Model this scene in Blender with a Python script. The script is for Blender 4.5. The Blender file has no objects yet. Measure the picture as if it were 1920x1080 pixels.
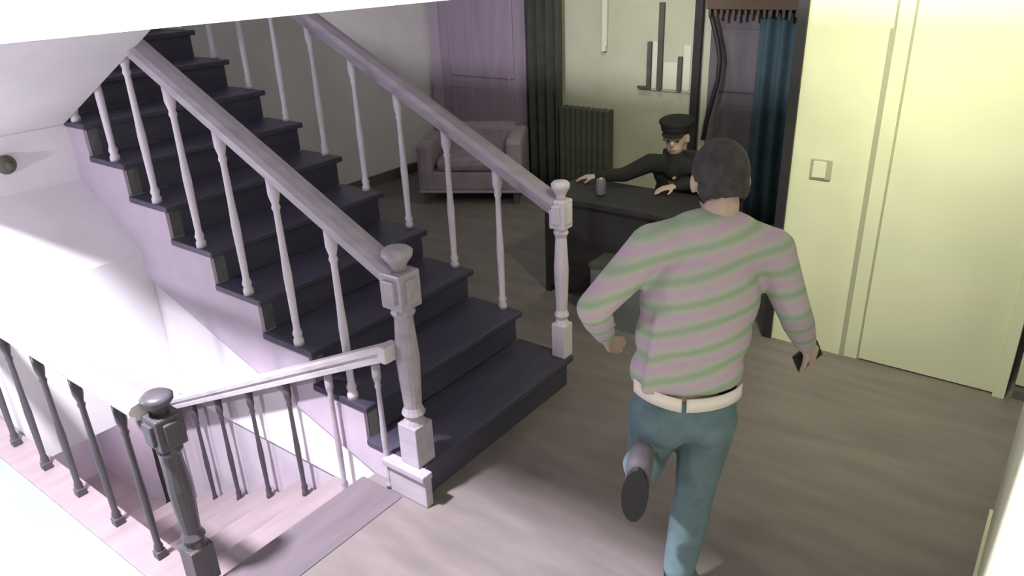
import bpy, bmesh, math, random
from mathutils import Vector, Matrix
random.seed(7)
scene = bpy.context.scene
COL = scene.collection

# ------------------------------------------------------------------ camera
F_PX = 1416.22
PIT, YAW, ROLL = 0.420444, 0.660885, -0.0400485
CAM = Vector((2.19185, -1.99590, 2.33430))
_fw = Vector((-math.sin(YAW), math.cos(YAW), 0))
_rt = Vector((math.cos(YAW), math.sin(YAW), 0))
VV = _fw * math.cos(PIT) + Vector((0, 0, -math.sin(PIT)))
_up = _rt.cross(VV)
RR = _rt * math.cos(ROLL) + _up * math.sin(ROLL)
UU = RR.cross(VV)
cd = bpy.data.cameras.new('camera')
cd.sensor_width = 36.0
cd.lens = F_PX / 1920 * 36.0
cd.clip_start = 0.03
cam = bpy.data.objects.new('camera', cd)
COL.objects.link(cam)
M3 = Matrix((RR, UU, -VV)).transposed()
cam.matrix_world = Matrix.Translation(CAM) @ M3.to_4x4()
scene.camera = cam

# ------------------------------------------------------------------ world, lights, exposure
w = bpy.data.worlds.new('world'); scene.world = w; w.use_nodes = True
bg = w.node_tree.nodes['Background']
bg.inputs[0].default_value = (0.80, 0.74, 1.0, 1); bg.inputs[1].default_value = 0.14
vs = scene.view_settings
vs.view_transform = 'Standard'; vs.look = 'None'; vs.gamma = 1.0; vs.use_curve_mapping = False
vs.exposure = 0.55

def area_light(name, loc, target, power, size, col, spread=180):
    d = bpy.data.lights.new(name, 'AREA'); d.energy = power; d.color = col
    d.shape = 'DISK'; d.size = size; d.spread = math.radians(spread)
    o = bpy.data.objects.new(name, d); COL.objects.link(o); o.location = loc
    o.rotation_euler = (Vector(target) - Vector(loc)).to_track_quat('-Z', 'Y').to_euler()
    return o
# lamp of the stairwell, high over the landing; lamp of the hall; lamp of the room behind
area_light('stairwell_lamp_light', (-0.55, -1.80, 3.74), (-0.5, -0.9, 0), 370, 0.30, (0.97, 0.92, 1.0))
area_light('hall_lamp_light', (1.95, 0.55, 3.35), (1.45, 2.4, 1.5), 30, 0.35, (1.0, 1.0, 0.66), 92)
area_light('back_room_lamp_light', (-1.0, 3.5, 2.75), (-1.9, 4.4, 0.9), 13, 0.4, (0.92, 1.0, 0.72))

area_light('lower_landing_fill_light', (-3.05, -0.45, -0.30), (-2.9, -0.5, -1.5), 7, 0.25, (1.0, 0.86, 0.95))  # added fill, lifts the dark lower well
pl = bpy.data.lights.new('landing_fill_light', 'POINT'); pl.energy = 62; pl.color = (0.96, 0.90, 1.0); pl.shadow_soft_size = 0.07  # added low fill for the soffit and left wall
plo = bpy.data.objects.new('landing_fill_light', pl); COL.objects.link(plo); plo.location = (-1.90, -2.40, 1.28)

# ------------------------------------------------------------------ pixel helpers (1920 x 1080 frame)
def ray(px, py): return VV + RR * ((px - 960) / F_PX) - UU * ((py - 540) / F_PX)
def at_axis(px, py, ax, val):
    d = ray(px, py); return CAM + d * ((val - CAM[ax]) / d[ax])

# ------------------------------------------------------------------ materials
def mat(name, col, rough=0.6, noise=0.0, nscale=6.0, bump=0.0, metal=0.0, spec=0.5):
    m = bpy.data.materials.new(name); m.use_nodes = True
    nt = m.node_tree; b = nt.nodes['Principled BSDF']
    b.inputs['Base Color'].default_value = (*col, 1); b.inputs['Roughness'].default_value = rough
    b.inputs['Metallic'].default_value = metal
    b.inputs['Specular IOR Level'].default_value = spec
    if noise or bump:
        tc = nt.nodes.new('ShaderNodeTexCoord')
        n = nt.nodes.new('ShaderNodeTexNoise'); n.inputs['Scale'].default_value = nscale
        n.inputs['Detail'].default_value = 4
        nt.links.new(tc.outputs['Object'], n.inputs['Vector'])
        if noise:
            r = nt.nodes.new('ShaderNodeValToRGB')
            r.color_ramp.elements[0].position = 0.3; r.color_ramp.elements[1].position = 0.7
            r.color_ramp.elements[0].color = (*[c * (1 - noise) for c in col], 1)
            r.color_ramp.elements[1].color = (*[min(1, c * (1 + noise)) for c in col], 1)
            nt.links.new(n.outputs['Fac'], r.inputs['Fac']); nt.links.new(r.outputs['Color'], b.inputs['Base Color'])
        if bump:
            bp = nt.nodes.new('ShaderNodeBump'); bp.inputs['Strength'].default_value = bump
            bp.inputs['Distance'].default_value = 0.01
            nt.links.new(n.outputs['Fac'], bp.inputs['Height']); nt.links.new(bp.outputs['Normal'], b.inputs['Normal'])
    return m

def mat_wood(name, col, col2, scale=(1.5, 14, 14), rough=0.45):
    m = bpy.data.materials.new(name); m.use_nodes = True
    nt = m.node_tree; b = nt.nodes['Principled BSDF']; b.inputs['Roughness'].default_value = rough
    tc = nt.nodes.new('ShaderNodeTexCoord'); mp = nt.nodes.new('ShaderNodeMapping')
    mp.inputs['Scale'].default_value = scale
    n = nt.nodes.new('ShaderNodeTexNoise'); n.inputs['Scale'].default_value = 1.0; n.inputs['Detail'].default_value = 5
    r = nt.nodes.new('ShaderNodeValToRGB')
    r.color_ramp.elements[0].position = 0.32; r.color_ramp.elements[1].position = 0.68
    r.color_ramp.elements[0].color = (*col, 1); r.color_ramp.elements[1].color = (*col2, 1)
    nt.links.new(tc.outputs['Object'], mp.inputs[0]); nt.links.new(mp.outputs[0], n.inputs['Vector'])
    nt.links.new(n.outputs['Fac'], r.inputs['Fac']); nt.links.new(r.outputs['Color'], b.inputs['Base Color'])
    return m

def mat_stripes(name, cols, period, axis=2, rough=0.85, tilt=0.0, tilt2=0.0):
    """soft tilted stripes standing in for moire banding on plain cloth"""
    m = bpy.data.materials.new(name); m.use_nodes = True
    nt = m.node_tree; b = nt.nodes['Principled BSDF']; b.inputs['Roughness'].default_value = rough
    tc = nt.nodes.new('ShaderNodeTexCoord'); sp = nt.nodes.new('ShaderNodeSeparateXYZ')
    nt.links.new(tc.outputs['Object'], sp.inputs[0])
    def math_(op, a, bval):
        k = nt.nodes.new('ShaderNodeMath'); k.operation = op
        if hasattr(a, 'links'): nt.links.new(a, k.inputs[0])
        else: k.inputs[0].default_value = a
        if hasattr(bval, 'links'): nt.links.new(bval, k.inputs[1])
        else: k.inputs[1].default_value = bval
        return k.outputs[0]
    z = math_('ADD', sp.outputs[axis], math_('MULTIPLY', sp.outputs[0], tilt))
    z = math_('ADD', z, math_('MULTIPLY', sp.outputs[1], tilt2))
    fr = math_('FRACT', math_('ADD', math_('MULTIPLY', z, 1.0 / period), 50.0), 0.0)
    r = nt.nodes.new('ShaderNodeValToRGB'); cr = r.color_ramp; cr.interpolation = 'EASE'
    k = len(cols)
    cr.elements[0].position = 0; cr.elements[0].color = (*cols[0], 1)
    cr.elements[1].position = 1; cr.elements[1].color = (*cols[0], 1)
    for i in range(1, k):
        e = cr.elements.new(i / k); e.color = (*cols[i], 1)
    nt.links.new(fr, r.inputs['Fac']); nt.links.new(r.outputs['Color'], b.inputs['Base Color'])
    return m

M = {}
M['plaster'] = mat('white_plaster', (0.74, 0.72, 0.76), 0.85, 0.05, 3, 0.05)
M['plaster_green'] = mat('cream_wall_paint', (0.66, 0.68, 0.50), 0.8, 0.05, 2.5, 0.04)
M['plaster_grey'] = mat('grey_wall_paint', (0.66, 0.63, 0.67), 0.85, 0.06, 2.5, 0.04)
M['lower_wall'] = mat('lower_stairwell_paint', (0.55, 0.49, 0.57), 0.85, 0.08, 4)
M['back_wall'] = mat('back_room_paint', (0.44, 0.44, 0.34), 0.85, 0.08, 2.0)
M['floor'] = mat_wood('floor_boards', (0.16, 0.138, 0.14), (0.215, 0.187, 0.185), (2.0, 9, 9), 0.5)
M['ledge'] = mat('pale_landing_floor', (0.25, 0.30, 0.28), 0.6, 0.05, 3)
M['tread'] = mat_wood('dark_stair_wood', (0.045, 0.043, 0.072), (0.068, 0.063, 0.10), (12, 2, 12), 0.4)
M['tread_low'] = mat_wood('pinkish_stair_wood', (0.25, 0.20, 0.22), (0.31, 0.25, 0.27), (12, 2, 12), 0.5)  # pinkish brown, paler than the upper treads
M['nosing'] = mat_wood('lilac_brown_nosing', (0.13, 0.11, 0.13), (0.17, 0.14, 0.16), (12, 2, 12), 0.5)
M['string'] = mat('lilac_stringer_paint', (0.50, 0.43, 0.52), 0.6, 0.06, 5)
M['rail'] = mat_wood('grey_painted_rail', (0.33, 0.30, 0.35), (0.42, 0.38, 0.44), (3, 20, 20), 0.35)
M['rail_dark'] = mat_wood('dark_varnished_rail', (0.06, 0.055, 0.065), (0.09, 0.08, 0.095), (20, 20, 3), 0.4)
M['rail_pale'] = mat_wood('pale_rail', (0.52, 0.49, 0.53), (0.62, 0.58, 0.62), (3, 20, 20), 0.4)  # paler than the rails of the upper flight
M['bal'] = mat_wood('grey_painted_spindle', (0.62, 0.57, 0.66), (0.72, 0.66, 0.75), (20, 20, 3), 0.4)
M['white'] = mat('white_gloss', (0.78, 0.78, 0.74), 0.35)
M['door_cream'] = mat('cream_door_paint', (0.66, 0.68, 0.51), 0.5, 0.04, 2)
M['gap'] = mat('dark_gap', (0.10, 0.10, 0.08), 0.8)
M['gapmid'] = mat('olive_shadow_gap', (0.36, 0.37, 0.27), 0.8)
M['black'] = mat('black_paint', (0.018, 0.018, 0.02), 0.5)
M['lilac'] = mat_wood('lilac_door_wood', (0.27, 0.21, 0.29), (0.32, 0.255, 0.34), (14, 14, 2), 0.5)
M['lilac_lt'] = mat('pale_lilac_frame', (0.36, 0.29, 0.37), 0.5)
M['uphol'] = mat('mauve_upholstery', (0.28, 0.23, 0.29), 0.9, 0.15, 9, 0.2)
M['darkcurt'] = mat('charcoal_curtain', (0.045, 0.045, 0.042), 0.9, 0.2, 8)
M['teal'] = mat('dark_teal_curtain', (0.045, 0.085, 0.10), 0.85, 0.2, 5)
M['plum'] = mat_wood('plum_brown_door', (0.10, 0.085, 0.10), (0.13, 0.11, 0.125), (12, 12, 2), 0.6)
M['brown'] = mat('brown_fringe', (0.10, 0.07, 0.05), 0.9)
M['radiator'] = mat('dark_radiator', (0.07, 0.075, 0.06), 0.6, 0.2, 9)
M['desk'] = mat_wood('black_desk_wood', (0.022, 0.020, 0.023), (0.035, 0.031, 0.036), (3, 12, 12), 0.7)
M['greybox'] = mat('grey_cardboard', (0.16, 0.17, 0.19), 0.8, 0.1, 6)
M['paper'] = mat('pale_paper', (0.60, 0.60, 0.50), 0.8)
M['skin'] = mat('skin', (0.56, 0.42, 0.35), 0.55, 0.05, 12)
M['hair'] = mat('dark_hair', (0.055, 0.048, 0.05), 0.7, 0.3, 40, 0.3)
M['hair_grey'] = mat('greying_hair', (0.045, 0.040, 0.042), 0.8, 0.35, 30, 0.3)
M['shirt'] = mat_stripes('moire_striped_sweater', [(0.30, 0.41, 0.28), (0.46, 0.46, 0.42), (0.52, 0.37, 0.51), (0.46, 0.45, 0.42)], 0.080, 2, 0.9, -0.19, -0.15)  # moire banding put into the colour; the sweater itself is plain
M['hem'] = mat('cream_undershirt', (0.85, 0.78, 0.72), 0.9)
M['jeans'] = mat('teal_jeans', (0.12, 0.19, 0.21), 0.85, 0.18, 14, 0.2)
M['shoe'] = mat('grey_shoe', (0.11, 0.10, 0.12), 0.7)
M['sole'] = mat('black_rubber', (0.02, 0.02, 0.022), 0.7)
M['uniform'] = mat('black_uniform_cloth', (0.014, 0.013, 0.015), 0.85, 0.2, 12)
M['uniform2'] = mat('dark_brown_cloth', (0.05, 0.038, 0.038), 0.85, 0.2, 12)
M['eye'] = mat('eye_dark', (0.03, 0.025, 0.02), 0.3)
M['lip'] = mat('lips', (0.40, 0.22, 0.19), 0.5)
M['lampglass'] = bpy.data.materials.new('lamp_glass'); M['lampglass'].use_nodes = True
_b = M['lampglass'].node_tree.nodes['Principled BSDF']
_b.inputs['Base Color'].default_value = (0.9, 0.9, 0.9, 1); _b.inputs['Emission Color'].default_value = (1, 0.98, 0.95, 1); _b.inputs['Emission Strength'].default_value = 3.0

# ------------------------------------------------------------------ mesh helpers
def link_mesh(name, bm, material, parent=None, smooth=False):
    me = bpy.data.meshes.new(name)
    bmesh.ops.recalc_face_normals(bm, faces=bm.faces[:])
    bm.to_mesh(me); bm.free()
    if smooth:
        for p in me.polygons: p.use_smooth = True
    me.materials.append(material)
    o = bpy.data.objects.new(name, me); COL.objects.link(o)
    if parent is not None: o.parent = parent
    return o
def tag(o, label=None, cat=None, group=None, kind=None):
    if label: o['label'] = label
    if cat: o['category'] = cat
    if group: o['group'] = group
    if kind: o['kind'] = kind
    return o
def empty(name, loc=(0, 0, 0), rz=0.0):
    o = bpy.data.objects.new(name, None); COL.objects.link(o); o.location = loc; o.rotation_euler = (0, 0, rz)
    o.empty_display_size = 0.1
    return o
def box(bm, lo, hi, bev=0.0):
    r = bmesh.ops.create_cube(bm, size=1.0)
    lo, hi = Vector(lo), Vector(hi); c = (lo + hi) / 2; s = hi - lo
    for v in r['verts']: v.co = Vector((c.x + v.co.x * s.x, c.y + v.co.y * s.y, c.z + v.co.z * s.z))
    if bev > 0:
        es = list({e for v in r['verts'] for e in v.link_edges})
        bmesh.ops.bevel(bm, geom=es, offset=bev, segments=2, affect='EDGES', profile=0.6)
def boxo(name, lo, hi, m, parent=None, bev=0.0):
    bm = bmesh.new(); box(bm, lo, hi, bev); return link_mesh(name, bm, m, parent)
def prism(bm, pts, axis, a, b):
    """pts 2d polygon; extruded along axis from a to b. axis 1: pts are (x,z)"""
    def mk(p, t):
        if axis == 1: return (p[0], t, p[1])
        if axis == 0: return (t, p[0], p[1])
        return (p[0], p[1], t)
    A = [bm.verts.new(mk(p, a)) for p in pts]; B = [bm.verts.new(mk(p, b)) for p in pts]
    bm.faces.new(A); bm.faces.new(B[::-1])
    n = len(pts)
    for i in range(n): bm.faces.new((A[i], B[i], B[(i + 1) % n], A[(i + 1) % n]))
def prismo(name, pts, axis, a, b, m, parent=None):
    bm = bmesh.new(); prism(bm, pts, axis, a, b); return link_mesh(name, bm, m, parent)
def lathe(bm, prof, seg=14, sq=()):
    """prof: list of (r,z)"""
    rings = []
    for r, z in prof:
        rings.append([bm.verts.new((r * math.cos(2 * math.pi * i / seg), r * math.sin(2 * math.pi * i / seg), z)) for i in range(seg)])
    for a, b in zip(rings, rings[1:]):
        for i in range(seg): bm.faces.new((a[i], a[(i + 1) % seg], b[(i + 1) % seg], b[i]))
    bm.faces.new(rings[0][::-1]); bm.faces.new(rings[-1])
def sweep(bm, prof, p0, p1, up=Vector((0, 0, 1)), caps=True):
    """profile (side, up) polygon along segment p0->p1"""
    p0, p1 = Vector(p0), Vector(p1); d = (p1 - p0).normalized()
    side = d.cross(up).normalized(); u = side.cross(d)
    A = [bm.verts.new(p0 + side * a + u * b) for a, b in prof]; B = [bm.verts.new(p1 + side * a + u * b) for a, b in prof]
    n = len(prof)
    for i in range(n): bm.faces.new((A[i], A[(i + 1) % n], B[(i + 1) % n], B[i]))
    bm.faces.new(A[::-1]); bm.faces.new(B)
def tube(bm, pts, rads, seg=8):
    pts = [Vector(p) for p in pts]
    if not hasattr(rads, '__len__'): rads = [rads] * len(pts)
    rings = []
    for i, p in enumerate(pts):
        d = (pts[min(i + 1, len(pts) - 1)] - pts[max(i - 1, 0)]).normalized()
        a = d.orthogonal().normalized() if i == 0 else (prev - d * prev.dot(d)).normalized()
        prev = a; b = d.cross(a)
        rings.append([bm.verts.new(p + (a * math.cos(2 * math.pi * k / seg) + b * math.sin(2 * math.pi * k / seg)) * rads[i]) for k in range(seg)])
    for a, b in zip(rings, rings[1:]):
        for k in range(seg): bm.faces.new((a[k], a[(k + 1) % seg], b[(k + 1) % seg], b[k]))
    bm.faces.new(rings[0][::-1]); bm.faces.new(rings[-1])

# organic shapes: overlapping rounded solids fused into one continuous surface
def cap(bm, p1, p2, r1, r2):
    t = bmesh.new()
    for p, r in ((p1, r1), (p2, r2)):
        bmesh.ops.create_icosphere(t, subdivisions=2, radius=r, matrix=Matrix.Translation(Vector(p)))
    g = bmesh.ops.convex_hull(t, input=t.verts[:])
    bad = [e for e in g['geom_interior'] if isinstance(e, bmesh.types.BMVert)]
    bmesh.ops.delete(t, geom=list(set(bad)), context='VERTS')
    me = bpy.data.meshes.new('tmp'); t.to_mesh(me); t.free(); bm.from_mesh(me); bpy.data.meshes.remove(me)
def ell(bm, c, r, rot=None):
    Mx = Matrix.Translation(Vector(c)) @ (rot.to_4x4() if rot else Matrix.Identity(4)) @ Matrix.Diagonal((*r, 1))
    bmesh.ops.create_icosphere(bm, subdivisions=3, radius=1.0, matrix=Mx)
def fuse(name, bm, voxel, material, parent=None, smooth=6):
    me = bpy.data.meshes.new('tmp'); bm.to_mesh(me); bm.free()
    t = bpy.data.objects.new('tmp', me); COL.objects.link(t)
    r = t.modifiers.new('r', 'REMESH'); r.mode = 'VOXEL'; r.voxel_size = voxel
    s = t.modifiers.new('s', 'SMOOTH'); s.factor = 0.5; s.iterations = smooth
    dg = bpy.context.evaluated_depsgraph_get()
    out = bpy.data.meshes.new_from_object(t.evaluated_get(dg))
    bpy.data.objects.remove(t); bpy.data.meshes.remove(me)
    out.name = name
    for p in out.polygons: p.use_smooth = True
    out.materials.clear(); out.materials.append(material)
    o = bpy.data.objects.new(name, out); COL.objects.link(o)
    if parent is not None: o.parent = parent
    return o

# ================================================================== SETTING
G, R = 0.361, 0.189          # going and rise of every step
SW = 1.194                   # width of the upper flight
def nx(k): return 0.12 - (k - 1) * G         # x of the nosing of step k
NST = 11
YG = -0.96                   # line of the landing guard
HD = -0.24                   # head of the lower flight
def struct(o): o['kind'] = 'structure'; return o

# floor with the opening for the lower flight (polygon pieces in one mesh)
bm = bmesh.new()
for lo, hi in (((HD, -2.9, -0.2), (6.0, 7.4, 0)), ((-4.0, SW + 0.02, -0.2), (HD, 7.4, 0)), ((-4.0, 0.06, -0.2), (HD, SW + 0.02, -0.02))):
    box(bm, lo, hi)
struct(link_mesh('floor', bm, M['floor']))
bm = bmesh.new(); box(bm, (-4.0, -2.9, -0.2), (HD, YG - 0.10, 0.004))
struct(link_mesh('floor_landing', bm, M['ledge']))
bm = bmesh.new(); box(bm, (-2.64, YG - 0.10, -0.22), (HD, YG + 0.06, 0.012), 0.006)
struct(link_mesh('trim_1', bm, M['tread_low']))
struct(boxo('trim_2', (HD - 0.03, YG + 0.06, -0.05), (HD + 0.24, -0.08, 0.006), M['nosing'], None, 0.006))

# right hand wall with its doors
YW = 2.40
struct(boxo('wall_right', (0.87, YW, 0), (1.30, YW + 0.14, 3.98), M['plaster_green']))
struct(boxo('wall_right_over_door', (1.30, YW, 2.30), (2.16, YW + 0.14, 3.98), M['plaster_green']))
struct(boxo('trim_3', (0.815, YW - 0.02, 0), (0.87, YW + 0.16, 3.98), M['black']))
struct(boxo('wall_right_return', (2.16, YW + 0.02, 1.98), (6.0, YW + 0.14, 3.98), M['plaster_green']))
d1 = struct(empty('door_1', (1.30, YW, 0)))
boxo('door_leaf', (0.098, 0.004, 0.008), (0.80, 0.055, 2.28), M['door_cream'], d1, 0.003)
boxo('door_frame', (0.012, -0.003, 0.0), (0.088, 0.10, 2.30), M['door_cream'], d1, 0.004)
boxo('door_frame', (0.80, -0.03, 0.0), (0.858, 0.10, 2.30), M['door_cream'], d1, 0.004)
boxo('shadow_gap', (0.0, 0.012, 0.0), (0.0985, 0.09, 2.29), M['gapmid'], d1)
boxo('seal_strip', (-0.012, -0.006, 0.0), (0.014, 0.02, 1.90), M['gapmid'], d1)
d2 = struct(empty('door_2', (2.19, YW + 0.03, 0)))
boxo('door_leaf', (0.0, 0.03, 0.06), (0.85, 0.08, 1.96), M['door_cream'], d2, 0.003)
boxo('threshold', (0.0, -0.02, 0.0), (0.85, 0.08, 0.05), M['gap'], d2)
bm = bmesh.new(); tube(bm, [(-0.06, 0.03, 0.955), (-0.06, -0.06, 0.955), (0.12, -0.065, 0.955)], 0.011); link_mesh('handle', bm, M['gap'], d2, True)
# short wall beside the camera
struct(boxo('wall_near_right', (2.235, -3.0, 0), (2.40, 1.235, 3.98), M['plaster_green']))
struct(boxo('baseboard_near_right', (2.222, -3.0, 0), (2.2345, 1.245, 0.07), M['door_cream']))
# far left wall, back wall
struct(boxo('wall_left', (-4.12, -2.9, -1.9), (-4.0, 4.72, 3.98), M['plaster_grey']))
struct(boxo('baseboard_left', (-3.999, SW + 0.03, 0.0), (-3.975, 4.6, 0.11), M['gap']))
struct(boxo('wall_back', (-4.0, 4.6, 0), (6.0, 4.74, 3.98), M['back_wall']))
struct(boxo('ceiling', (-4.12, -2.9, 3.98), (6.0, 4.74, 4.08), M['plaster']))
struct(boxo('ceiling_back', (-3.98, SW + 0.35, 2.95), (6.0, 4.6, 3.05), M['plaster_grey']))

# wall under the upper flight: plane y = 0
top = [(nx(1) - 0.01, 0.0)]
pts = [(HD + 0.30, -0.2), (HD + 0.30, 0.0)]
pts = [(-0.02, -0.20), (-0.02, 0.10)]
for k in range(2, 9):
    pts += [(nx(k) - 0.03, (k - 1) * R - 0.03), (nx(k) - 0.03, k * R - 0.03)]
pts += [(-2.64, 8 * R), (-2.64, -0.20)]
struct(prismo('wall_stair', pts, 1, 0.0, 0.06, M['plaster']))
struct(prismo('wall_stair_low', [(-2.64, -0.20), (-2.10, -0.20), (-2.10, 0.787), (-2.64, 1.16)], 1, YG + 0.07, -0.001, M['plaster']))
struct(boxo('wall_stair_end', (-2.76, -1.3, -0.20), (-2.64, 0.06, 1.488), M['plaster']))
# lower storey, seen down the well
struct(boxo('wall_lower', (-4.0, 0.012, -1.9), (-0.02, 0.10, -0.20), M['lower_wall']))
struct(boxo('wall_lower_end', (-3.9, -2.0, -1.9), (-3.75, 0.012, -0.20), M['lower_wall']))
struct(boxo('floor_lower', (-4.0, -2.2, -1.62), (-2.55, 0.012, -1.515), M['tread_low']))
# sloping soffit of the next flight and the slab edge over the landing
prof = [(-2.76, 1.488), (-2.644, 1.488), (-1.397, 2.065), (0.326, 2.191), (1.30, 2.262), (1.30, 3.0), (-2.76, 3.0)]
struct(prismo('ceiling_soffit', prof, 1, YG + 0.01, -0.036, M['plaster']))

# ================================================================== STAIRCASES
st = tag(empty('staircase', (0, 0, 0)), 'dark wooden upper flight of stairs rising past the lilac stringer', 'staircase')
def tread_mesh(w, d, t):
    bm = bmesh.new(); box(bm, (-d, 0, -t), (0.03, w, 0), 0.008); me = bpy.data.meshes.new('tread')
    bm.to_mesh(me); bm.free(); return me
tm = tread_mesh(SW + 0.06, G, 0.035); tm.materials.append(M['tread'])
bmr = bmesh.new(); box(bmr, (-0.02, 0, -R), (0.0, SW, -0.03)); rm = bpy.data.meshes.new('riser'); bmr.to_mesh(rm); bmr.free(); rm.materials.append(M['tread'])
for k in range(1, NST + 1):
    o = bpy.data.objects.new('tread', tm); COL.objects.link(o); o.parent = st; o.location = (nx(k) - 0.03, -0.03, k * R)
    o = bpy.data.objects.new('riser', rm); COL.objects.link(o); o.parent = st; o.location = (nx(k) - 0.03, 0.0, k * R)
# curtail end of the first step under the newel
boxo('curtail_block', (-0.08, -0.075, 0.002), (0.155, -0.031, R - 0.035), M['rail'], st, 0.006)
boxo('curtail_tread', (-0.10, -0.095, R - 0.035), (0.165, -0.031, R), M['rail'], st, 0.008)
# cut stringer on the near side (lilac), and on the far side
def stringer(y0, y1, name, drop, kmax):
    p = [(0.02, 0.004), (nx(1) - 0.035, 0.004), (nx(1) - 0.035, R - 0.036)]
    for k in range(2, kmax + 1): p += [(nx(k) - 0.032, (k - 1) * R - 0.036), (nx(k) - 0.032, k * R - 0.036)]
    xe = nx(kmax) - G * 0.9
    p += [(xe, kmax * R - 0.036), (xe, kmax * R - 0.036 - drop), (-0.22, -0.012), (-0.1, -0.012), (0.0, -0.012)]
    bm = bmesh.new(); prism(bm, p, 1, y0, y1)
    return link_mesh(name, bm, M['string'], st)
stringer(-0.022, -0.002, 'near_stringer', 0.64, 8)
bm = bmesh.new()
p = [(nx(1) - 0.05, 0.001)]
for k in range(1, NST + 1): p += [(nx(k) - 0.06, k * R - 0.04), (nx(k + 1) - 0.06, k * R - 0.04)]
p += [(nx(NST + 1) - 0.06, 0.001)]
q = []
prism(bm, p, 1, SW - 0.03, SW); link_mesh('far_stringer', bm, M['tread'], st)

lf = tag(empty('staircase', (0, 0, 0)), 'pinkish wooden flight going down the stairwell beside the white wall', 'staircase')
LW = -(YG + 0.06) - 0.0
tl = tread_mesh(LW, G, 0.035); tl.materials.append(M['tread_low'])
bmr = bmesh.new(); box(bmr, (-0.02, 0, -R), (0.0, LW, -0.03)); rl = bpy.data.meshes.new('riser'); bmr.to_mesh(rl); bmr.free(); rl.materials.append(M['tread_low'])
for k in range(1, 8):
    o = bpy.data.objects.new('tread', tl); COL.objects.link(o); o.parent = lf; o.location = (HD - (k - 1) * G, YG + 0.06, -k * R)
    o = bpy.data.objects.new('riser', rl); COL.objects.link(o); o.parent = lf; o.location = (HD - (k - 1) * G, YG + 0.06, -(k - 1) * R - 0.01)

# ================================================================== RAILINGS
BP = [(0.021, 0.0), (0.021, 0.03), (0.015, 0.045), (0.020, 0.07), (0.0135, 0.10), (0.0155, 0.30), (0.017, 0.42), (0.0135, 0.55), (0.012, 0.78), (0.017, 0.80), (0.013, 0.82), (0.022, 0.87), (0.022, 1.0)]
def baluster_mesh(name, m, f=1.0):
    bm = bmesh.new(); lathe(bm, [(r * f, z) for r, z in BP], 10)
    bmesh.ops.recalc_face_normals(bm, faces=bm.faces[:])
    me = bpy.data.meshes.new(name); bm.to_mesh(me); bm.free(); me.materials.append(m)
    for p in me.polygons: p.use_smooth = True
    return me
BAL = baluster_mesh('baluster', M['bal'], 1.3); BALD = baluster_mesh('baluster', M['rail_dark'], 0.92)
BALM = baluster_mesh('baluster', M['rail'], 0.95)
def put_bal(me, parent, x, y, z0, z1, f=1.0):
    o = bpy.data.objects.new('baluster', me); COL.objects.link(o); o.parent = parent
    o.location = (x, y, z0); o.scale = (f, f, z1 - z0); return o
RP = [(-0.028, -0.032), (0.028, -0.032), (0.030, -0.012), (0.044, -0.004), (0.046, 0.014), (0.034, 0.030), (0.0, 0.036), (-0.034, 0.030), (-0.046, 0.014), (-0.044, -0.004), (-0.030, -0.012)]
RPG = [(-0.024, -0.030), (0.024, -0.030), (0.034, -0.026), (0.034, -0.008), (0.024, -0.004), (0.024, 0.004), (0.036, 0.008), (0.036, 0.024), (0.022, 0.032), (-0.022, 0.032), (-0.036, 0.024), (-0.036, 0.008), (-0.024, 0.004), (-0.024, -0.004), (-0.034, -0.008), (-0.034, -0.026)]
def newel(parent, x, y, z0, z1, m, half=0.042, rail_z=None):
    """square post with a moulded block where the rails meet and a cup-shaped cap"""
    n = empty('tmp'); bpy.data.objects.remove(n)
    bm = bmesh.new(); h = z1 - z0
    box(bm, (-half, -half, 0), (half, half, h * 0.20), 0.006)
    prof = [(half * 0.95, h * 0.20), (half * 0.72, h * 0.225), (half * 0.98, h * 0.25), (half * 0.72, h * 0.28), (half * 0.88, h * 0.42), (half * 0.95, h * 0.52), (half * 0.72, h * 0.70), (half * 0.98, h * 0.725), (half * 0.75, h * 0.75)]
    lathe(bm, prof, 14)
    box(bm, (-half * 1.08, -half * 1.08, h * 0.75), (half * 1.08, half * 1.08, h * 0.905), 0.008)
    o = link_mesh('newel_post', bm, m, parent); o.location = (x, y, z0)
    bm = bmesh.new()
    lathe(bm, [(half * 0.6, h * 0.90), (half * 0.62, h * 0.925), (half * 0.85, h * 0.945), (half * 1.15, h * 0.965), (half * 1.2, h * 0.985), (half * 0.9, h * 0.998), (half * 0.3, h)], 14)
    c = link_mesh('cap', bm, m, o, True)
    bm = bmesh.new()
    for a in (0, 1):
        for s in (-1, 1):
            cc = [0, 0, h * 0.83]; cc[a] = s * half * 1.12
            lo = [-half * 0.6, -half * 0.6, h * 0.78]; hi = [half * 0.6, half * 0.6, h * 0.88]
            lo[a] = min(s * half * 1.0, s * half * 1.35); hi[a] = max(s * half * 1.0, s * half * 1.35)
            box(bm, lo, hi, 0.006)
    link_mesh('rosette', bm, m, o)
    return o

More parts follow.
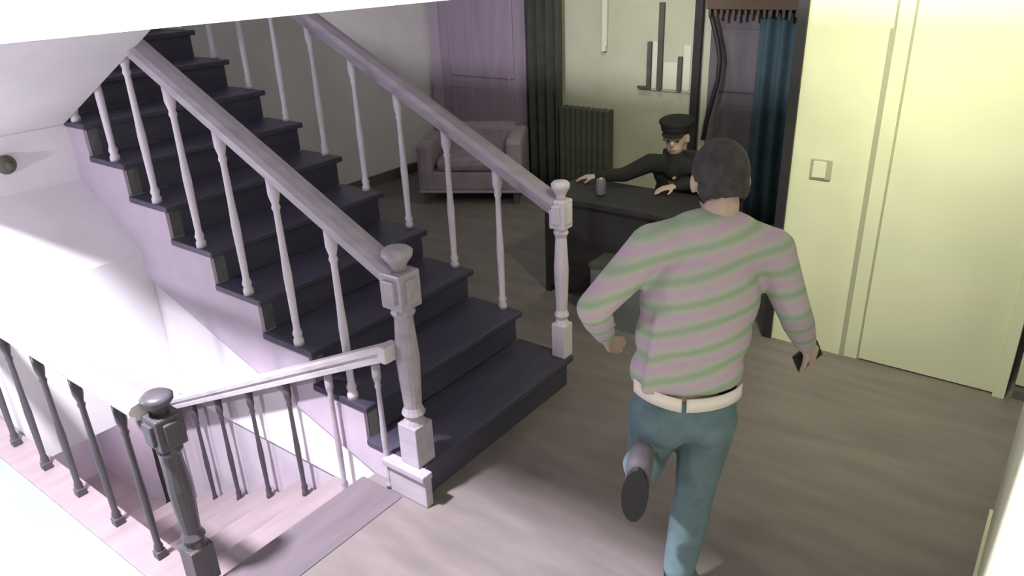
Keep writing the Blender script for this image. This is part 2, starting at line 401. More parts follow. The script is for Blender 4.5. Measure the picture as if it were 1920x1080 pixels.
SLOPE = 0.497
def railing_up(y, name, label, ks, x_top, z_at0, mb):
    r = empty(name, (0, y, 0)); tag(r, label, 'railing')
    zr = lambda x: z_at0 + (0.05 - x) * SLOPE
    bm = bmesh.new(); sweep(bm, [(a * 1.3, b * 1.4) for a, b in RP], (0.03, 0, zr(0.03)), (x_top, 0, zr(x_top))); link_mesh('handrail', bm, M['rail'], r)
    for k in ks:
        x = -k * 0.363; put_bal(mb, r, x, 0, (k + 1) * R, zr(x) - 0.02)
    return r
r1 = railing_up(0.0, 'stair_railing', 'grey painted stair railing along the lilac stringer, its newel beside the curtail step', range(1, 9), -3.2, 1.10, BAL)
newel(r1, 0.05, 0.0, R, 1.245, M['rail'], 0.056)
boxo('newel_foot', (0.0, -0.05, 0.19), (0.10, 0.05, 0.30), M['rail'], r1, 0.01)
r2 = railing_up(SW, 'stair_railing', 'grey painted stair railing on the far side of the upper flight, against the grey wall', range(1, 11), -3.5, 1.075, BAL)
newel(r2, 0.06, 0.0, R, 1.225, M['bal'], 0.043)

# railing of the lower flight
r3 = tag(empty('stair_railing', (0, -0.06, 0)), 'grooved railing sloping down the lower flight in front of the white wall', 'railing')
zl = lambda x: 0.775 + (x - 0.003) * 0.482
bm = bmesh.new(); sweep(bm, [(a * 1.15, b * 1.2) for a, b in RPG], (0.0, 0, zl(0.0)), (-2.95, 0, zl(-2.95))); link_mesh('handrail', bm, M['rail_pale'], r3)
boxo('rail_end', (-0.03, -0.045, zl(0) - 0.045), (0.02, 0.045, zl(0) + 0.035), M['rail_pale'], r3, 0.012)
for k, x in enumerate((-0.10, -0.455, -0.818, -1.19, -1.545, -1.86, -2.22, -2.58)):
    zb = 0.006 if k == 0 else -k * R
    put_bal(BALM if k < 2 else BALD, r3, x, 0, zb, zl(x) - 0.02)

# guard of the landing
r4 = tag(empty('landing_railing', (0, YG, 0)), 'landing railing with dark spindles and broad pale handrail at the edge of the stairwell', 'railing')
bm = bmesh.new(); sweep(bm, [(a * 1.15, b) for a, b in RP], (-0.36, 0, 0.835), (-2.64, 0, 0.835)); link_mesh('handrail', bm, M['rail_pale'], r4)
for k in range(6):
    x = -0.58 - k * 0.359
    put_bal(BALD, r4, x, 0, 0.012, 0.81, 1.1)
    bm = bmesh.new(); box(bm, (x - 0.022, -0.022, 0.012), (x + 0.022, 0.022, 0.05), 0.004); link_mesh('baluster_foot', bm, M['rail_dark'], r4)
newel(r4, -0.32, 0.04, 0.012, 0.90, M['rail_dark'], 0.050)

# ================================================================== BACK ROOM
YB = 4.6
# lilac door
d3 = struct(empty('door_3', (-3.93, YB, 0)))
boxo('door_frame', (0.0, -0.06, 0), (0.15, -0.002, 2.3), M['lilac_lt'], d3, 0.008)
boxo('door_frame', (1.30, -0.06, 0), (1.36, -0.002, 2.3), M['lilac'], d3, 0.008)
boxo('door_leaf', (0.15, -0.04, 0.01), (1.30, -0.002, 2.25), M['lilac'], d3)
for z0, z1 in ((0.15, 0.95), (1.08, 2.1)):
    boxo('door_panel', (0.28, -0.055, z0), (1.17, -0.041, z1), M['lilac'], d3, 0.012)
boxo('door_stile', (1.10, -0.0545, 0.05), (1.12, -0.0415, 2.2), M['lilac_lt'], d3)

# curtains as folded cloth
def curtain(name, x0, x1, y, z0, z1, m, label, folds=7, amp=0.03, parent=None, gather=None):
    bm = bmesh.new(); n = folds * 8; rows = 10
    for side in (0, 1):
        pass
    grid = []
    for j in range(rows + 1):
        t = j / rows; row = []
        for i in range(n + 1):
            s = i / n; x = x0 + (x1 - x0) * s
            if gather: x = x0 + (x - x0) * gather(t)
            row.append(bm.verts.new((x, y + amp * math.sin(s * folds * 2 * math.pi + 0.6 * math.sin(t * 3)), z1 + (z0 - z1) * t)))
        grid.append(row)
    for j in range(rows):
        for i in range(n): bm.faces.new((grid[j][i], grid[j][i + 1], grid[j + 1][i + 1], grid[j + 1][i]))
    g = bmesh.ops.extrude_face_region(bm, geom=bm.faces[:])
    bmesh.ops.translate(bm, verts=[v for v in g['geom'] if isinstance(v, bmesh.types.BMVert)], vec=(0, 0.012, 0))
    o = link_mesh(name, bm, m, parent, True)
    return tag(o, label, 'curtain')
curtain('curtain', -2.56, -2.12, YB - 0.12, 0.02, 2.6, M['darkcurt'], 'charcoal floor-length curtain between the lilac door and the radiator', 4, 0.035)
curtain('curtain', -0.14, 0.62, YB - 0.14, 0.02, 2.6, M['teal'], 'dark teal curtain hanging beside the plum brown door', 6, 0.035)
# plum door, fringe, cord
d4 = struct(empty('door_4', (-0.70, YB, 0)))
boxo('door_frame', (-0.05, -0.06, 0), (0.02, -0.002, 2.2), M['black'], d4, 0.006)
boxo('door_frame', (0.05, -0.05, 0), (0.11, -0.002, 2.2), M['back_wall'], d4, 0.006)
boxo('door_leaf', (0.11, -0.04, 0.01), (0.62, -0.002, 2.2), M['plum'], d4)
boxo('door_panel', (0.20, -0.052, 0.25), (0.54, -0.041, 1.0), M['plum'], d4, 0.01)
boxo('door_panel', (0.20, -0.052, 1.12), (0.54, -0.041, 1.65), M['plum'], d4, 0.01)
v = tag(empty('valance', (-0.58, YB - 0.20, 0)), 'brown fringed valance above the plum brown door', 'valance')
boxo('valance_band', (0, -0.02, 1.82), (1.25, 0.02, 2.05), M['brown'], v, 0.006)
fr = bmesh.new(); box(fr, (-0.012, -0.012, -0.07), (0.012, 0.012, 0.0), 0.004); fm = bpy.data.meshes.new('tassel'); fr.to_mesh(fm); fr.free(); fm.materials.append(M['brown'])
for i in range(24):
    o = bpy.data.objects.new('tassel', fm); COL.objects.link(o); o.parent = v; o.location = (0.03 + i * 0.052, 0, 1.82); o.scale = (1, 1, 0.7 + 0.5 * random.random())
bm = bmesh.new()
cp = [at_axis(px, py, 1, YB - 0.16) for px, py in ((1330, -20), (1334, 30), (1345, 75), (1350, 110), (1346, 150), (1335, 190), (1325, 225), (1318, 262))]
tube(bm, cp, 0.022, 8); tag(link_mesh('hanging_cord', bm, M['black'], None, True), 'thick black cord hanging in a bow beside the plum brown door', 'cord')
# notice board bars, pale strip
nb = tag(empty('notice_board', (0, 0, 0)), 'pale board with dark upright bars on the wall behind the desk', 'notice board')
boxo('board', (-1.235, YB - 0.02, 1.08), (-0.74, YB - 0.002, 2.05), M['back_wall'], nb)
for x0, x1, z0, z1 in ((-1.205, -1.165, 1.09, 1.52), (-1.10, -1.05, 1.09, 1.86), (-0.895, -0.855, 1.09, 1.40)):
    boxo('upright_bar', (x0, YB - 0.05, z0), (x1, YB - 0.021, z1), M['radiator'], nb, 0.004)
boxo('foot_bar', (-1.30, YB - 0.05, 1.09), (-1.206, YB - 0.021, 1.115), M['radiator'], nb, 0.004)
for x0, x1, z0, z1 in ((-1.155, -1.11, 1.1, 1.52), (-1.04, -0.905, 1.1, 1.34), (-0.845, -0.78, 1.1, 1.50)):
    boxo('paper_strip', (x0, YB - 0.028, z0), (x1, YB - 0.0205, z1), M['paper'], nb)
ps = tag(empty('wall_strip', (0, 0, 0)), 'narrow pale strip running down the wall above the radiator', 'strip')
boxo('strip', (-1.705, YB - 0.03, 1.46), (-1.65, YB - 0.002, 2.3), M['paper'], ps, 0.005)
boxo('end_knob', (-1.70, YB - 0.045, 1.41), (-1.655, YB - 0.002, 1.46), M['paper'], ps, 0.006)
# radiator of single fins
ra = tag(empty('radiator', (-2.12, YB - 0.13, 0)), 'dark ribbed radiator standing against the back wall beside the charcoal curtain', 'radiator')
fb = bmesh.new(); box(fb, (-0.030, -0.06, 0.10), (0.030, 0.06, 0.88), 0.018); fme = bpy.data.meshes.new('fin'); fb.to_mesh(fme); fb.free(); fme.materials.append(M['radiator'])
for i in range(9):
    o = bpy.data.objects.new('fin', fme); COL.objects.link(o); o.parent = ra; o.location = (0.05 + i * 0.064, 0, 0)
boxo('pipe', (0.03, -0.02, 0.14), (0.60, 0.02, 0.18), M['radiator'], ra, 0.008)
boxo('foot', (0.03, -0.05, 0.0), (0.07, 0.05, 0.10), M['radiator'], ra); boxo('foot', (0.54, -0.05, 0.0), (0.58, 0.05, 0.10), M['radiator'], ra)

# armchair of mauve cloth
ac = tag(empty('armchair', (-2.78, 3.86, 0), math.radians(30)), 'mauve upholstered armchair standing in front of the lilac door', 'armchair')
boxo('seat_base', (-0.44, -0.34, 0.13), (0.44, 0.36, 0.34), M['uphol'], ac, 0.03)
boxo('seat_cushion', (-0.33, -0.36, 0.34), (0.33, 0.26, 0.46), M['uphol'], ac, 0.05)
boxo('backrest', (-0.42, 0.22, 0.34), (0.42, 0.40, 0.70), M['uphol'], ac, 0.06)
boxo('armrest', (-0.53, -0.36, 0.12), (-0.37, 0.34, 0.62), M['uphol'], ac, 0.05)
boxo('armrest', (0.37, -0.36, 0.12), (0.53, 0.34, 0.66), M['lilac_lt'], ac, 0.05)
for sx in (-0.46, 0.46):
    for sy in (-0.30, 0.32): boxo('leg', (sx - 0.03, sy - 0.03, 0), (sx + 0.03, sy + 0.03, 0.14), M['gap'], ac, 0.006)
boxo('piping', (-0.52, -0.372, 0.125), (0.52, -0.35, 0.15), M['lilac_lt'], ac, 0.006)

# desk
dk = tag(empty('desk', (-0.37, 2.45, 0)), 'black wooden desk with solid front in the opening to the back room', 'desk')
boxo('desktop', (-0.42, -0.24, 0.71), (0.72, 0.28, 0.75), M['desk'], dk, 0.006)
boxo('front_panel', (-0.36, -0.22, 0.06), (0.66, -0.19, 0.71), M['desk'], dk)
for sx in (-0.40, 0.66): boxo('side_panel', (sx, -0.22, 0.0), (sx + 0.04, 0.26, 0.71), M['desk'], dk)
boxo('drawer', (-0.36, -0.18, 0.45), (-0.02, 0.265, 0.70), M['desk'], dk, 0.004)
gb = tag(empty('file_box', (-0.02, 2.06, 0)), 'grey box with slanted lid standing on the floor before the desk', 'box')
prismo('box_body', [(-0.20, 0.0), (0.20, 0.0), (0.20, 0.44), (-0.20, 0.40)], 1, -0.10, 0.10, M['greybox'], gb)
prismo('lid', [(-0.21, 0.405), (0.21, 0.445), (0.21, 0.475), (-0.21, 0.435)], 1, -0.11, 0.11, M['radiator'], gb)
tp = tag(empty('paper_roll', (-0.42, 2.42, 0.75)), 'small pale roll standing on the desk edge', 'roll')
bm = bmesh.new(); lathe(bm, [(0.03, 0), (0.034, 0.01), (0.034, 0.10), (0.03, 0.11)], 14); link_mesh('roll', bm, M['greybox'], tp, True)
bm = bmesh.new(); lathe(bm, [(0.014, 0.109), (0.014, 0.118), (0.006, 0.119)], 10); link_mesh('core', bm, M['paper'], tp)

# small wall things
sw = tag(empty('light_switch', (1.04, YW, 1.13)), 'square cream light switch on the right wall left of the flush door', 'switch')
boxo('switch_plate', (-0.058, -0.012, -0.058), (0.058, -0.001, 0.058), M['gapmid'], sw, 0.005)
boxo('rocker', (-0.045, -0.018, -0.048), (0.03, -0.010, 0.048), M['door_cream'], sw, 0.005)
bf = tag(empty('wall_fitting', (-2.64, -0.40, 1.335)), 'small dark round fitting on the white end wall under the sloping soffit', 'wall fitting')
bm = bmesh.new(); lathe(bm, [(0.05, 0), (0.055, 0.02), (0.03, 0.05)], 16)
o = link_mesh('base', bm, M['gap'], bf, True); o.rotation_euler = (0, math.pi / 2, 0)
bm = bmesh.new(); lathe(bm, [(0.02, 0.049), (0.024, 0.07), (0.008, 0.085)], 12)
o = link_mesh('knob', bm, M['gap'], bf, True); o.rotation_euler = (0, math.pi / 2, 0)

# lamp bodies of the light sources above the picture
def lamp(loc, label, r):
    L = tag(empty('ceiling_lamp', loc), label, 'lamp')
    bm = bmesh.new(); lathe(bm, [(r * 1.1, 0.02), (r * 1.1, 0.06), (r * 0.5, 0.07), (0.03, 0.09), (0.03, 0.2)], 20); link_mesh('lamp_base', bm, M['white'], L, True)
lamp((-0.55, -1.80, 3.74), 'white ceiling lamp over the landing by the sloping soffit', 0.16)
lamp((1.95, 0.55, 3.35), 'white ceiling lamp of the hall before the flush cream door', 0.19)
struct(boxo('ceiling_lower', (-3.76, -1.2, -0.19), (-2.78, 0.01, -0.14), M['plaster']))
lamp((-3.05, -0.45, -0.30), 'white ceiling lamp added to brighten the lower landing under the stairs', 0.14)  # body for the added fill light in the lower well
lamp((-1.0, 3.5, 2.75), 'white ceiling lamp of the back room before the radiator', 0.21)

fl = tag(empty('added_floor_lamp', (-1.90, -2.40, 0.004)), 'slim unseen floor lamp added as fill on the pale landing floor', 'lamp')  # made-up stand under the added landing fill light
bm = bmesh.new(); lathe(bm, [(0.15, 0), (0.15, 0.015), (0.02, 0.03)], 20); link_mesh('lamp_base', bm, M['white'], fl, True)
bm = bmesh.new(); lathe(bm, [(0.012, 0.02), (0.012, 1.12), (0.03, 1.14), (0.03, 1.18)], 12); link_mesh('pole', bm, M['white'], fl, True)

# ================================================================== PEOPLE
FH = Vector((VV.x, VV.y, 0)).normalized()
def person_frame(px, py):
    base = at_axis(px, py, 2, 0.0)
    return base, (base - CAM).dot(FH)
foot, D0 = person_frame(1268, 1108)
def J(px, py, off=0.0):
    d = ray(px, py); return CAM + d * ((D0 + off) / d.dot(FH))
RS = Vector((FH.y, -FH.x, 0))          # to the right in the picture
UPV = Vector((0, 0, 1))

p1 = tag(empty('person', (foot.x, foot.y, 0)), 'person walking away in pastel moire-striped sweater and teal jeans', 'person')
O1 = Vector((foot.x, foot.y, 0))
def L1(v): return v - O1
def build_hand(bm, wrist, tip_dir, palm_n, thumb_dir, scale=1.0, curl=0.5):
    """palm, four fingers of unequal length with bends, thumb off the side"""
    t = tip_dir.normalized(); n = (palm_n - t * palm_n.dot(t)).normalized(); s = t.cross(n).normalized()
    if s.dot(thumb_dir) < 0: s = -s
    k = scale
    for a in (-0.026, -0.009, 0.009, 0.026):
        cap(bm, wrist + s * a * k * 0.7 + t * 0.01 * k, wrist + t * 0.085 * k + s * a * k, 0.017 * k, 0.0125 * k)
    for a, ln in ((0.028, 0.068), (0.0095, 0.078), (-0.0095, 0.072), (-0.028, 0.056)):
        b = wrist + t * 0.088 * k + s * a * k; ang = 0.0; prev = b
        for j, fr_ in enumerate((0.45, 0.32, 0.23)):
            ang += curl * (0.9 if j == 0 else 0.8)
            nxt = prev + (t * math.cos(ang) + n * math.sin(ang)) * ln * fr_ * k
            cap(bm, prev, nxt, (0.0098 - j * 0.0008) * k, (0.0090 - j * 0.0008) * k); prev = nxt
    b = wrist + t * 0.028 * k + s * 0.026 * k
    m1 = b + (s * 0.75 + t * 0.6 + n * 0.25).normalized() * 0.042 * k
    m2 = m1 + (s * 0.3 + t * 0.8 + n * 0.5).normalized() * 0.034 * k
    cap(bm, b, m1, 0.0135 * k, 0.011 * k); cap(bm, m1, m2, 0.011 * k, 0.0088 * k)
    return wrist + t * 0.1 * k + n * 0.03 * k

# joints (picture direction + distance relative to the standing foot)
pel = J(1282, 760, 0.02); waist = J(1287, 690, 0.03); chest = J(1312, 560, 0.07); upch = J(1330, 470, 0.12)
nkb = J(1345, 420, 0.14); hdc = J(1350, 335, 0.17)
shL = J(1222, 462, 0.10); elL = J(1112, 578, 0.02); wrL = J(1136, 630, 0.22)
shR = J(1448, 470, 0.10); elR = J(1487, 578, 0.03); wrR = J(1512, 648, 0.15)
hipL = J(1232, 775, 0.02); hipR = J(1328, 778, 0.02)
knR = J(1302, 925, 0.07); anR = J(1272, 1068, -0.02)
knL = J(1210, 868, 0.20); anL = J(1200, 872, -0.15); toL = J(1190, 955, -0.09)
toR = O1 + FH * 0.16 + Vector((0, 0, 0.03)) + RS * 0.02
heR = O1 + Vector((0, 0, 0.045)) - FH * 0.03

# body: one continuous surface with head, neck, trunk, arms with hands and legs
b = bmesh.new()
hrot = Matrix.Rotation(math.atan2(FH.y, FH.x), 3, 'Z') @ Matrix.Rotation(math.radians(14), 3, 'Y')
hx = hrot @ Vector((1, 0, 0)); hy = hrot @ Vector((0, 1, 0)); hz = hrot @ Vector((0, 0, 1))
H1 = L1(hdc)
ell(b, H1 + hz * 0.015, (0.100, 0.086, 0.112), hrot)
ell(b, H1 + hx * 0.022 - hz * 0.055, (0.072, 0.062, 0.075), hrot)
ell(b, H1 + hx * 0.098 - hz * 0.022, (0.018, 0.013, 0.024), hrot)           # nose
ell(b, H1 + hx * 0.084 - hz * 0.066, (0.012, 0.026, 0.010), hrot)           # lips
ell(b, H1 + hx * 0.080 + hz * 0.012, (0.018, 0.055, 0.012), hrot)           # brow
for s in (-1, 1): ell(b, H1 + hy * s * 0.089 - hx * 0.004 - hz * 0.012, (0.022, 0.010, 0.033), hrot)   # ears
cap(b, H1 - hz * 0.07 - hx * 0.02, L1(nkb) - Vector((0, 0, 0.03)), 0.058, 0.068)
cap(b, L1(upch), L1(chest), 0.12, 0.11); cap(b, L1(chest), L1(waist), 0.11, 0.105); cap(b, L1(waist), L1(pel), 0.11, 0.12)
for sh, el, wr in ((shL, elL, wrL), (shR, elR, wrR)):
    cap(b, L1(nkb), L1(sh), 0.06, 0.058); cap(b, L1(sh), L1(el), 0.053, 0.040); cap(b, L1(el), L1(wr), 0.040, 0.026)
cap(b, L1(pel), L1(hipL), 0.10, 0.085); cap(b, L1(pel), L1(hipR), 0.10, 0.085)
for hp, kn, an in ((hipL, knL, anL), (hipR, knR, anR)):
    cap(b, L1(hp), L1(kn), 0.080, 0.054); m_ = kn.lerp(an, 0.35); cap(b, L1(kn), L1(m_), 0.052, 0.053); cap(b, L1(m_), L1(an), 0.053, 0.036)
cap(b, L1(anL), L1(toL), 0.035, 0.03); cap(b, L1(heR), L1(toR), 0.032, 0.028)
dL = (wrL - elL).normalized(); dR = (wrR - elR).normalized()
build_hand(b, L1(wrL), dL, RS, UPV, 1.0, 0.6)
gripR = build_hand(b, L1(wrR), (dR + RS * 0.2).normalized(), -RS * 0.4 - UPV * 0.2 + FH * 0.5, -FH, 1.0, 0.65)
fuse('body', b, 0.0065, M['skin'], p1, 4)

# hair: short cap over the back of the head
b = bmesh.new()
ell(b, H1 + hz * 0.022 - hx * 0.008, (0.106, 0.094, 0.112), hrot)
ell(b, H1 - hx * 0.030 - hz * 0.025, (0.082, 0.088, 0.078), hrot)
hair = fuse('hair', b, 0.008, M['hair_grey'], p1, 3)
me = hair.data
bmh = bmesh.new(); bmh.from_mesh(me)
kill = []
for f_ in bmh.faces:
    c = f_.calc_center_median() - H1
    if (c.dot(hx) > 0.065 and c.dot(hz) < 0.055) or (c.dot(hz) < -0.095) or (c.dot(hz) < -0.060 - 0.25 * (c.dot(hx) + 0.09)) or (abs(c.dot(hy)) > 0.070 and c.dot(hz) < -0.005 and c.dot(hx) > -0.045): kill.append(f_)
bmesh.ops.delete(bmh, geom=kill, context='FACES'); bmh.to_mesh(me); bmh.free()
for s in (-1, 1):
    bm = bmesh.new(); ell(bm, H1 + hx * 0.088 + hy * s * 0.032 - hz * 0.002, (0.009, 0.013, 0.008), hrot); link_mesh('eye', bm, M['eye'], p1, True)

# sweater
b = bmesh.new()
br = Matrix.Rotation(math.atan2(RS.y, RS.x), 3, 'Z')
def tors(c, rx, ry, rz): ell(b, L1(c), (rx, ry, rz), br)
tors(upch, 0.205, 0.118, 0.15); tors(chest, 0.205, 0.128, 0.20); tors(chest.lerp(waist, 0.5), 0.20, 0.128, 0.17); tors(waist, 0.198, 0.13, 0.13)
cap(b, L1(nkb) - Vector((0, 0, 0.035)), L1(nkb) + Vector((0, 0, 0.0)), 0.088, 0.076)
for sh, el, wr in ((shL, elL, wrL), (shR, elR, wrR)):
    cap(b, L1(nkb) - Vector((0, 0, 0.02)), L1(sh), 0.075, 0.078); cap(b, L1(upch), L1(sh), 0.10, 0.08)
    mid = sh.lerp(el, 0.5); cap(b, L1(sh), L1(mid), 0.078, 0.068); cap(b, L1(mid), L1(el), 0.068, 0.058)
    w2 = el.lerp(wr, 0.92); m2 = el.lerp(wr, 0.4); cap(b, L1(el), L1(m2), 0.058, 0.056); cap(b, L1(m2), L1(w2), 0.055, 0.040)
# soft folds of the cloth
for i in range(9):
    t = i / 8; c0 = chest.lerp(waist, 0.1 + 1.0 * t)
    a = c0 - RS * 0.15 - FH * 0.085; e = c0 + RS * (0.02 + 0.1 * random.random()) - FH * 0.108 + UPV * random.uniform(-0.05, 0.04)
    cap(b, L1(a), L1(e), 0.020, 0.012)
sweater = fuse('sweater', b, 0.010, M['shirt'], p1, 6)
bmh = bmesh.new(); bmh.from_mesh(sweater.data)
zc = L1(waist).z - 0.035
bmesh.ops.bisect_plane(bmh, geom=bmh.verts[:] + bmh.edges[:] + bmh.faces[:], plane_co=(0, 0, zc), plane_no=(0, 0, 1), clear_inner=True)
bmh.to_mesh(sweater.data); bmh.free()
# jeans
b = bmesh.new()
ell(b, L1(pel), (0.185, 0.135, 0.13), br)
ell(b, L1(waist.lerp(pel, 0.45)), (0.180, 0.125, 0.11), br)
for s in (-1, 1): ell(b, L1(pel) + RS * s * 0.075 - FH * 0.055 - UPV * 0.03, (0.095, 0.085, 0.10), br)
for hp, kn, an in ((hipL, knL, anL), (hipR, knR, anR)):
    m0 = hp.lerp(kn, 0.5); cap(b, L1(hp), L1(m0), 0.105, 0.090); cap(b, L1(m0), L1(kn), 0.090, 0.074)
    m_ = kn.lerp(an, 0.4); cap(b, L1(kn), L1(m_), 0.074, 0.074); cap(b, L1(m_), L1(an.lerp(kn, 0.03)), 0.074, 0.062)
jeans = fuse('jeans', b, 0.010, M['jeans'], p1, 6)
bmh = bmesh.new(); bmh.from_mesh(jeans.data)
bmesh.ops.bisect_plane(bmh, geom=bmh.verts[:] + bmh.edges[:] + bmh.faces[:], plane_co=(0, 0, zc - 0.03), plane_no=(0, 0, 1), clear_outer=True)
bmh.to_mesh(jeans.data); bmh.free()
# cream hem showing in two pieces at the waist
cw = L1(waist)
def hem(a0, a1, z0, z1, name):
    bm = bmesh.new(); n = 14; rr = []
    for i in range(n + 1):
        a = a0 + (a1 - a0) * i / n
        for dr in (0.0, 0.006):
            p = Vector((cw.x, cw.y, 0)) + RS * math.sin(a) * (0.193 + dr) - FH * math.cos(a) * (0.136 + dr)
            tz = (i / n)
            rr.append((bm.verts.new((p.x, p.y, zc + z0[0] + (z0[1] - z0[0]) * tz)), bm.verts.new((p.x, p.y, zc + z1[0] + (z1[1] - z1[0]) * tz))))
    for i in range(n):
        a, b_, c, d = rr[2 * i], rr[2 * i + 1], rr[2 * i + 2], rr[2 * i + 3]
        bm.faces.new((b_[0], d[0], d[1], b_[1])); bm.faces.new((a[0], a[1], c[1], c[0])); bm.faces.new((a[1], b_[1], d[1], c[1])); bm.faces.new((a[0], c[0], d[0], b_[0]))
    bm.faces.new((rr[0][0], rr[1][0], rr[1][1], rr[0][1])); bm.faces.new((rr[-1][0], rr[-2][0], rr[-2][1], rr[-1][1]))
    link_mesh(name, bm, M['hem'], p1, True)
hem(-1.25, -0.22, (-0.02, -0.055), (0.03, -0.005), 'undershirt_hem'); hem(-0.14, 1.15, (-0.055, -0.05), (-0.005, 0.0), 'undershirt_hem')
# shoes
def shoe(heel, toe, up, nm='shoe'):
    bm = bmesh.new(); d = (toe - heel).normalized()
    cap(bm, heel + up * 0.01, toe, 0.046, 0.040); cap(bm, heel + up * 0.03, heel.lerp(toe, 0.45) + up * 0.02, 0.045, 0.043); cap(bm, heel + up * 0.03, heel + up * 0.06, 0.045, 0.045)
    s = fuse(nm, bm, 0.007, M['shoe'], p1, 3)
    bm = bmesh.new(); sd = d.cross(up).normalized(); n = 16; A = []; B_ = []
    ln = (toe - heel).length
    for i in range(n):
        a = 2 * math.pi * i / n; q_ = heel.lerp(toe, 0.5) + d * math.cos(a) * (ln * 0.5 + 0.045) + sd * math.sin(a) * 0.045
        A.append(bm.verts.new(q_ - up * 0.030)); B_.append(bm.verts.new(q_ - up * 0.048))
    bm.faces.new(A); bm.faces.new(B_[::-1])
    for i in range(n): bm.faces.new((A[i], B_[i], B_[(i + 1) % n], A[(i + 1) % n]))
    link_mesh('sole', bm, M['sole'], s)
hl = L1(anL); tl_ = L1(toL); dn = (tl_ - hl).normalized(); kneeup = (L1(knL) - hl); upf = (kneeup - dn * kneeup.dot(dn)).normalized()
shoe(hl - dn * 0.02 - upf * 0.03, hl + dn * 0.17 - upf * 0.03, upf)
shoe(L1(heR) + UPV * 0.005, L1(toR) + UPV * 0.02, UPV)

# phone-like dark thing in the right hand
ph = empty('handheld_device'); tag(ph, 'small dark device held in the right hand of the walking person', 'device')
pc = O1 + gripR
ph.location = pc; ph.rotation_euler = (math.radians(-25), math.radians(65), math.atan2(RS.y, RS.x))
boxo('case', (-0.036, -0.008, -0.06), (0.036, 0.008, 0.06), M['sole'], ph, 0.006)
boxo('screen', (-0.032, -0.0095, -0.054), (0.032, -0.0078, 0.054), M['black'], ph)

# ---- seated guard behind the desk
GD = 0.0
def K(px, py, dep): return CAM + ray(px, py) * dep
hc = K(1268, 256, 5.30)
gx = Vector((hc.x, hc.y, 0))
p2 = tag(empty('person', (gx.x, gx.y + 0.05, 0)), 'person in black uniform and black cap seated behind the desk', 'person')
O2 = Vector((gx.x, gx.y + 0.05, 0))
to_cam = (CAM - hc); to_cam.z = 0; to_cam.normalize()
FA = (to_cam + Vector((-0.25, 0, 0))).normalized(); RA = Vector((-FA.y, FA.x, 0))   # RA = picture right when facing the camera
g0 = hc - O2
grot = Matrix.Rotation(math.atan2(FA.y, FA.x), 3, 'Z') @ Matrix.Rotation(math.radians(6), 3, 'Y')
gX = grot @ Vector((1, 0, 0)); gY = grot @ Vector((0, 1, 0)); gZ = grot @ Vector((0, 0, 1))
nk2 = g0 - Vector((0, 0, 0.17)); ch2 = Vector((0, 0.02, nk2.z - 0.16)); pv2 = Vector((0, 0.06, 0.53))
shA = nk2 - RA * 0.18 - Vector((0, 0, 0.035)); shB = nk2 + RA * 0.18 - Vector((0, 0, 0.035))
elA = shA - RA * 0.16 + FA * 0.10 - Vector((0, 0, 0.17)); wrA = Vector((elA.x, elA.y, 0.80)) - RA * 0.20 + FA * 0.04
elA.z = max(elA.z, 0.82)
elB = shB + RA * 0.04 + FA * 0.08 - Vector((0, 0, 0.20)); elB.z = max(elB.z, 0.82); wrB = Vector((elB.x, elB.y, 0.80)) + FA * 0.12 - RA * 0.16
b = bmesh.new()
ell(b, g0 + gZ * 0.015, (0.098, 0.082, 0.112), grot); ell(b, g0 + gX * 0.022 - gZ * 0.058, (0.070, 0.060, 0.072), grot)
ell(b, g0 + gX * 0.102 - gZ * 0.022, (0.020, 0.014, 0.026), grot); ell(b, g0 + gX * 0.084 - gZ * 0.066, (0.012, 0.026, 0.009), grot)
for s in (-1, 1): ell(b, g0 + gY * s * 0.086 - gZ * 0.012, (0.022, 0.010, 0.032), grot)
cap(b, g0 - gZ * 0.07, nk2, 0.052, 0.055); cap(b, nk2 - Vector((0, 0, 0.05)), ch2, 0.06, 0.085); cap(b, ch2, pv2, 0.10, 0.11)
for sh, el, wr in ((shA, elA, wrA), (shB, elB, wrB)):
    cap(b, nk2 - Vector((0, 0, 0.06)), sh, 0.045, 0.050); cap(b, sh, el, 0.050, 0.038); cap(b, el, wr, 0.038, 0.026)
for s in (-1, 1):
    hip = pv2 + RA * s * 0.09; kn = hip + FA * 0.36 + Vector((0, 0, 0.0)) ; an = Vector((kn.x, kn.y, 0.09)) - FA * 0.08
    cap(b, pv2, hip, 0.09, 0.08); cap(b, hip, kn, 0.078, 0.055); cap(b, kn, an, 0.054, 0.036); cap(b, an - Vector((0, 0, 0.05)), an + FA * 0.16 - Vector((0, 0, 0.055)), 0.034, 0.03)
build_hand(b, wrA, (wrA - elA), Vector((0, 0, -1)), FA, 0.95, 0.25); build_hand(b, wrB, (wrB - elB), Vector((0, 0, -1)), FA, 0.95, 0.25)
fuse('body', b, 0.0075, M['skin'], p2, 3)
b = bmesh.new()
rr2 = Matrix.Rotation(math.atan2(RA.y, RA.x), 3, 'Z')
ell(b, ch2 + Vector((0, 0, 0.06)), (0.19, 0.115, 0.16), rr2); ell(b, ch2 - Vector((0, 0, 0.12)), (0.175, 0.12, 0.2), rr2); ell(b, pv2 + Vector((0, 0, 0.03)), (0.17, 0.13, 0.13), rr2)
cap(b, nk2 - Vector((0, 0, 0.06)), nk2 + Vector((0, 0, 0.035)), 0.088, 0.070)
for sh, el, wr in ((shA, elA, wrA), (shB, elB, wrB)):
    cap(b, nk2 - Vector((0, 0, 0.035)), sh, 0.075, 0.072); cap(b, sh, el, 0.070, 0.055); cap(b, el, el.lerp(wr, 0.9), 0.054, 0.042)
fuse('jacket', b, 0.011, M['uniform'], p2, 4)
b = bmesh.new()
for s in (-1, 1):
    hip = pv2 + RA * s * 0.09; kn = hip + FA * 0.36; an = Vector((kn.x, kn.y, 0.11)) - FA * 0.08
    cap(b, hip, kn, 0.092, 0.07); cap(b, kn, an, 0.068, 0.055)
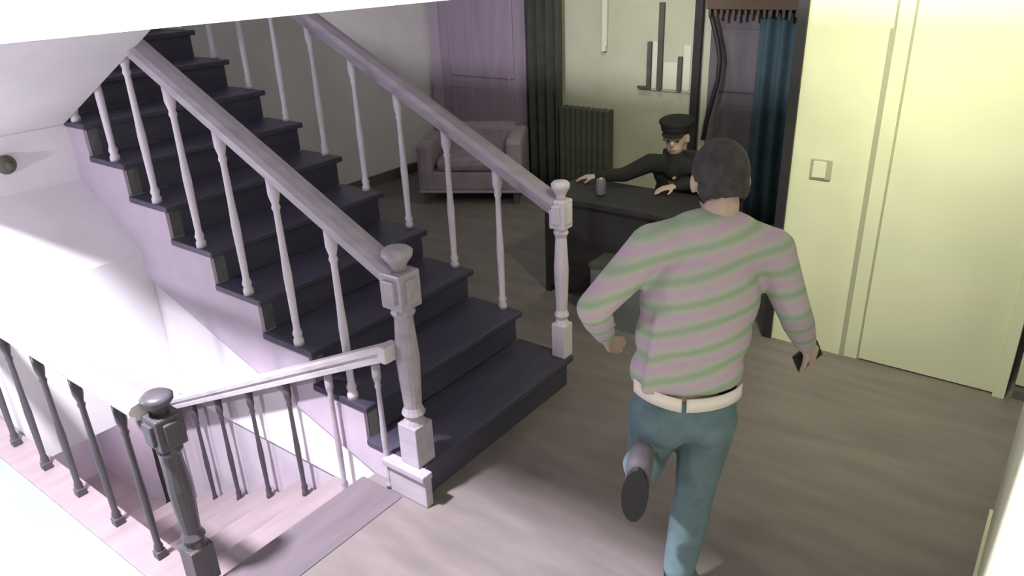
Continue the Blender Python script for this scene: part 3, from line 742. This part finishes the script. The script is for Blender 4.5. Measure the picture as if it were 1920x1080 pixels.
fuse('trousers', b, 0.012, M['uniform'], p2, 4)
for s in (-1, 1):
    kn = pv2 + RA * s * 0.09 + FA * 0.36; an = Vector((kn.x, kn.y, 0.0)) - FA * 0.08
    bm = bmesh.new(); cap(bm, an + Vector((0, 0, 0.05)), an + FA * 0.17 + Vector((0, 0, 0.042)), 0.048, 0.04); fuse('shoe', bm, 0.01, M['sole'], p2, 2)
# shirt front and tie-like strip
b = bmesh.new(); f0 = ch2 + FA * 0.118
tri = [f0 + Vector((0, 0, 0.13)) - RA * 0.05 - FA * 0.035, f0 + Vector((0, 0, 0.13)) + RA * 0.05 - FA * 0.035, f0 - Vector((0, 0, 0.12)) + RA * 0.035, f0 - Vector((0, 0, 0.12)) - RA * 0.035]
A = [b.verts.new(q_ + FA * 0.012) for q_ in tri]; B_ = [b.verts.new(q_ - FA * 0.03) for q_ in tri]
b.faces.new(A); b.faces.new(B_[::-1])
for i in range(4): b.faces.new((A[i], B_[i], B_[(i + 1) % 4], A[(i + 1) % 4]))
link_mesh('shirt_front', b, M['uniform2'], p2)
bm = bmesh.new(); ell(bm, f0 + FA * 0.012 + Vector((0, 0, 0.07)), (0.02, 0.012, 0.035), rr2); link_mesh('badge', bm, M['skin'], p2, True)
# cap with visor
b = bmesh.new()
ell(b, g0 + gZ * 0.075 - gX * 0.005, (0.122, 0.110, 0.070), grot); ell(b, g0 + gZ * 0.108 - gX * 0.01, (0.132, 0.126, 0.036), grot)
cp_ = fuse('cap', b, 0.008, M['uniform'], p2, 3)
b = bmesh.new(); ell(b, g0 + gZ * 0.045 + gX * 0.085, (0.056, 0.080, 0.010), grot @ Matrix.Rotation(math.radians(22), 3, 'Y')); link_mesh('visor', b, M['uniform'], cp_, True)
for s in (-1, 1):
    bm = bmesh.new(); ell(bm, g0 + gX * 0.091 + gY * s * 0.032 - gZ * 0.004, (0.008, 0.013, 0.007), grot); link_mesh('eye', bm, M['eye'], p2, True)
bm = bmesh.new(); ell(bm, g0 + gX * 0.093 - gZ * 0.067, (0.005, 0.022, 0.004), grot); link_mesh('lips', bm, M['lip'], p2, True)
# chair under the guard
chh = tag(empty('office_chair', (O2.x, O2.y + 0.08, 0), math.atan2(FA.y, FA.x) + math.pi / 2), 'black chair under the seated person behind the desk', 'chair')
boxo('seat', (-0.23, -0.22, 0.36), (0.23, 0.22, 0.415), M['desk'], chh, 0.02)
boxo('backrest', (-0.21, 0.20, 0.50), (0.21, 0.25, 0.92), M['desk'], chh, 0.02)
for sx in (-0.2, 0.2):
    for sy in (-0.19, 0.21): boxo('leg', (sx - 0.018, sy - 0.018, 0), (sx + 0.018, sy + 0.018, 0.37), M['desk'], chh)
    boxo('back_post', (sx - 0.015, 0.20, 0.40), (sx + 0.015, 0.23, 0.55), M['desk'], chh)
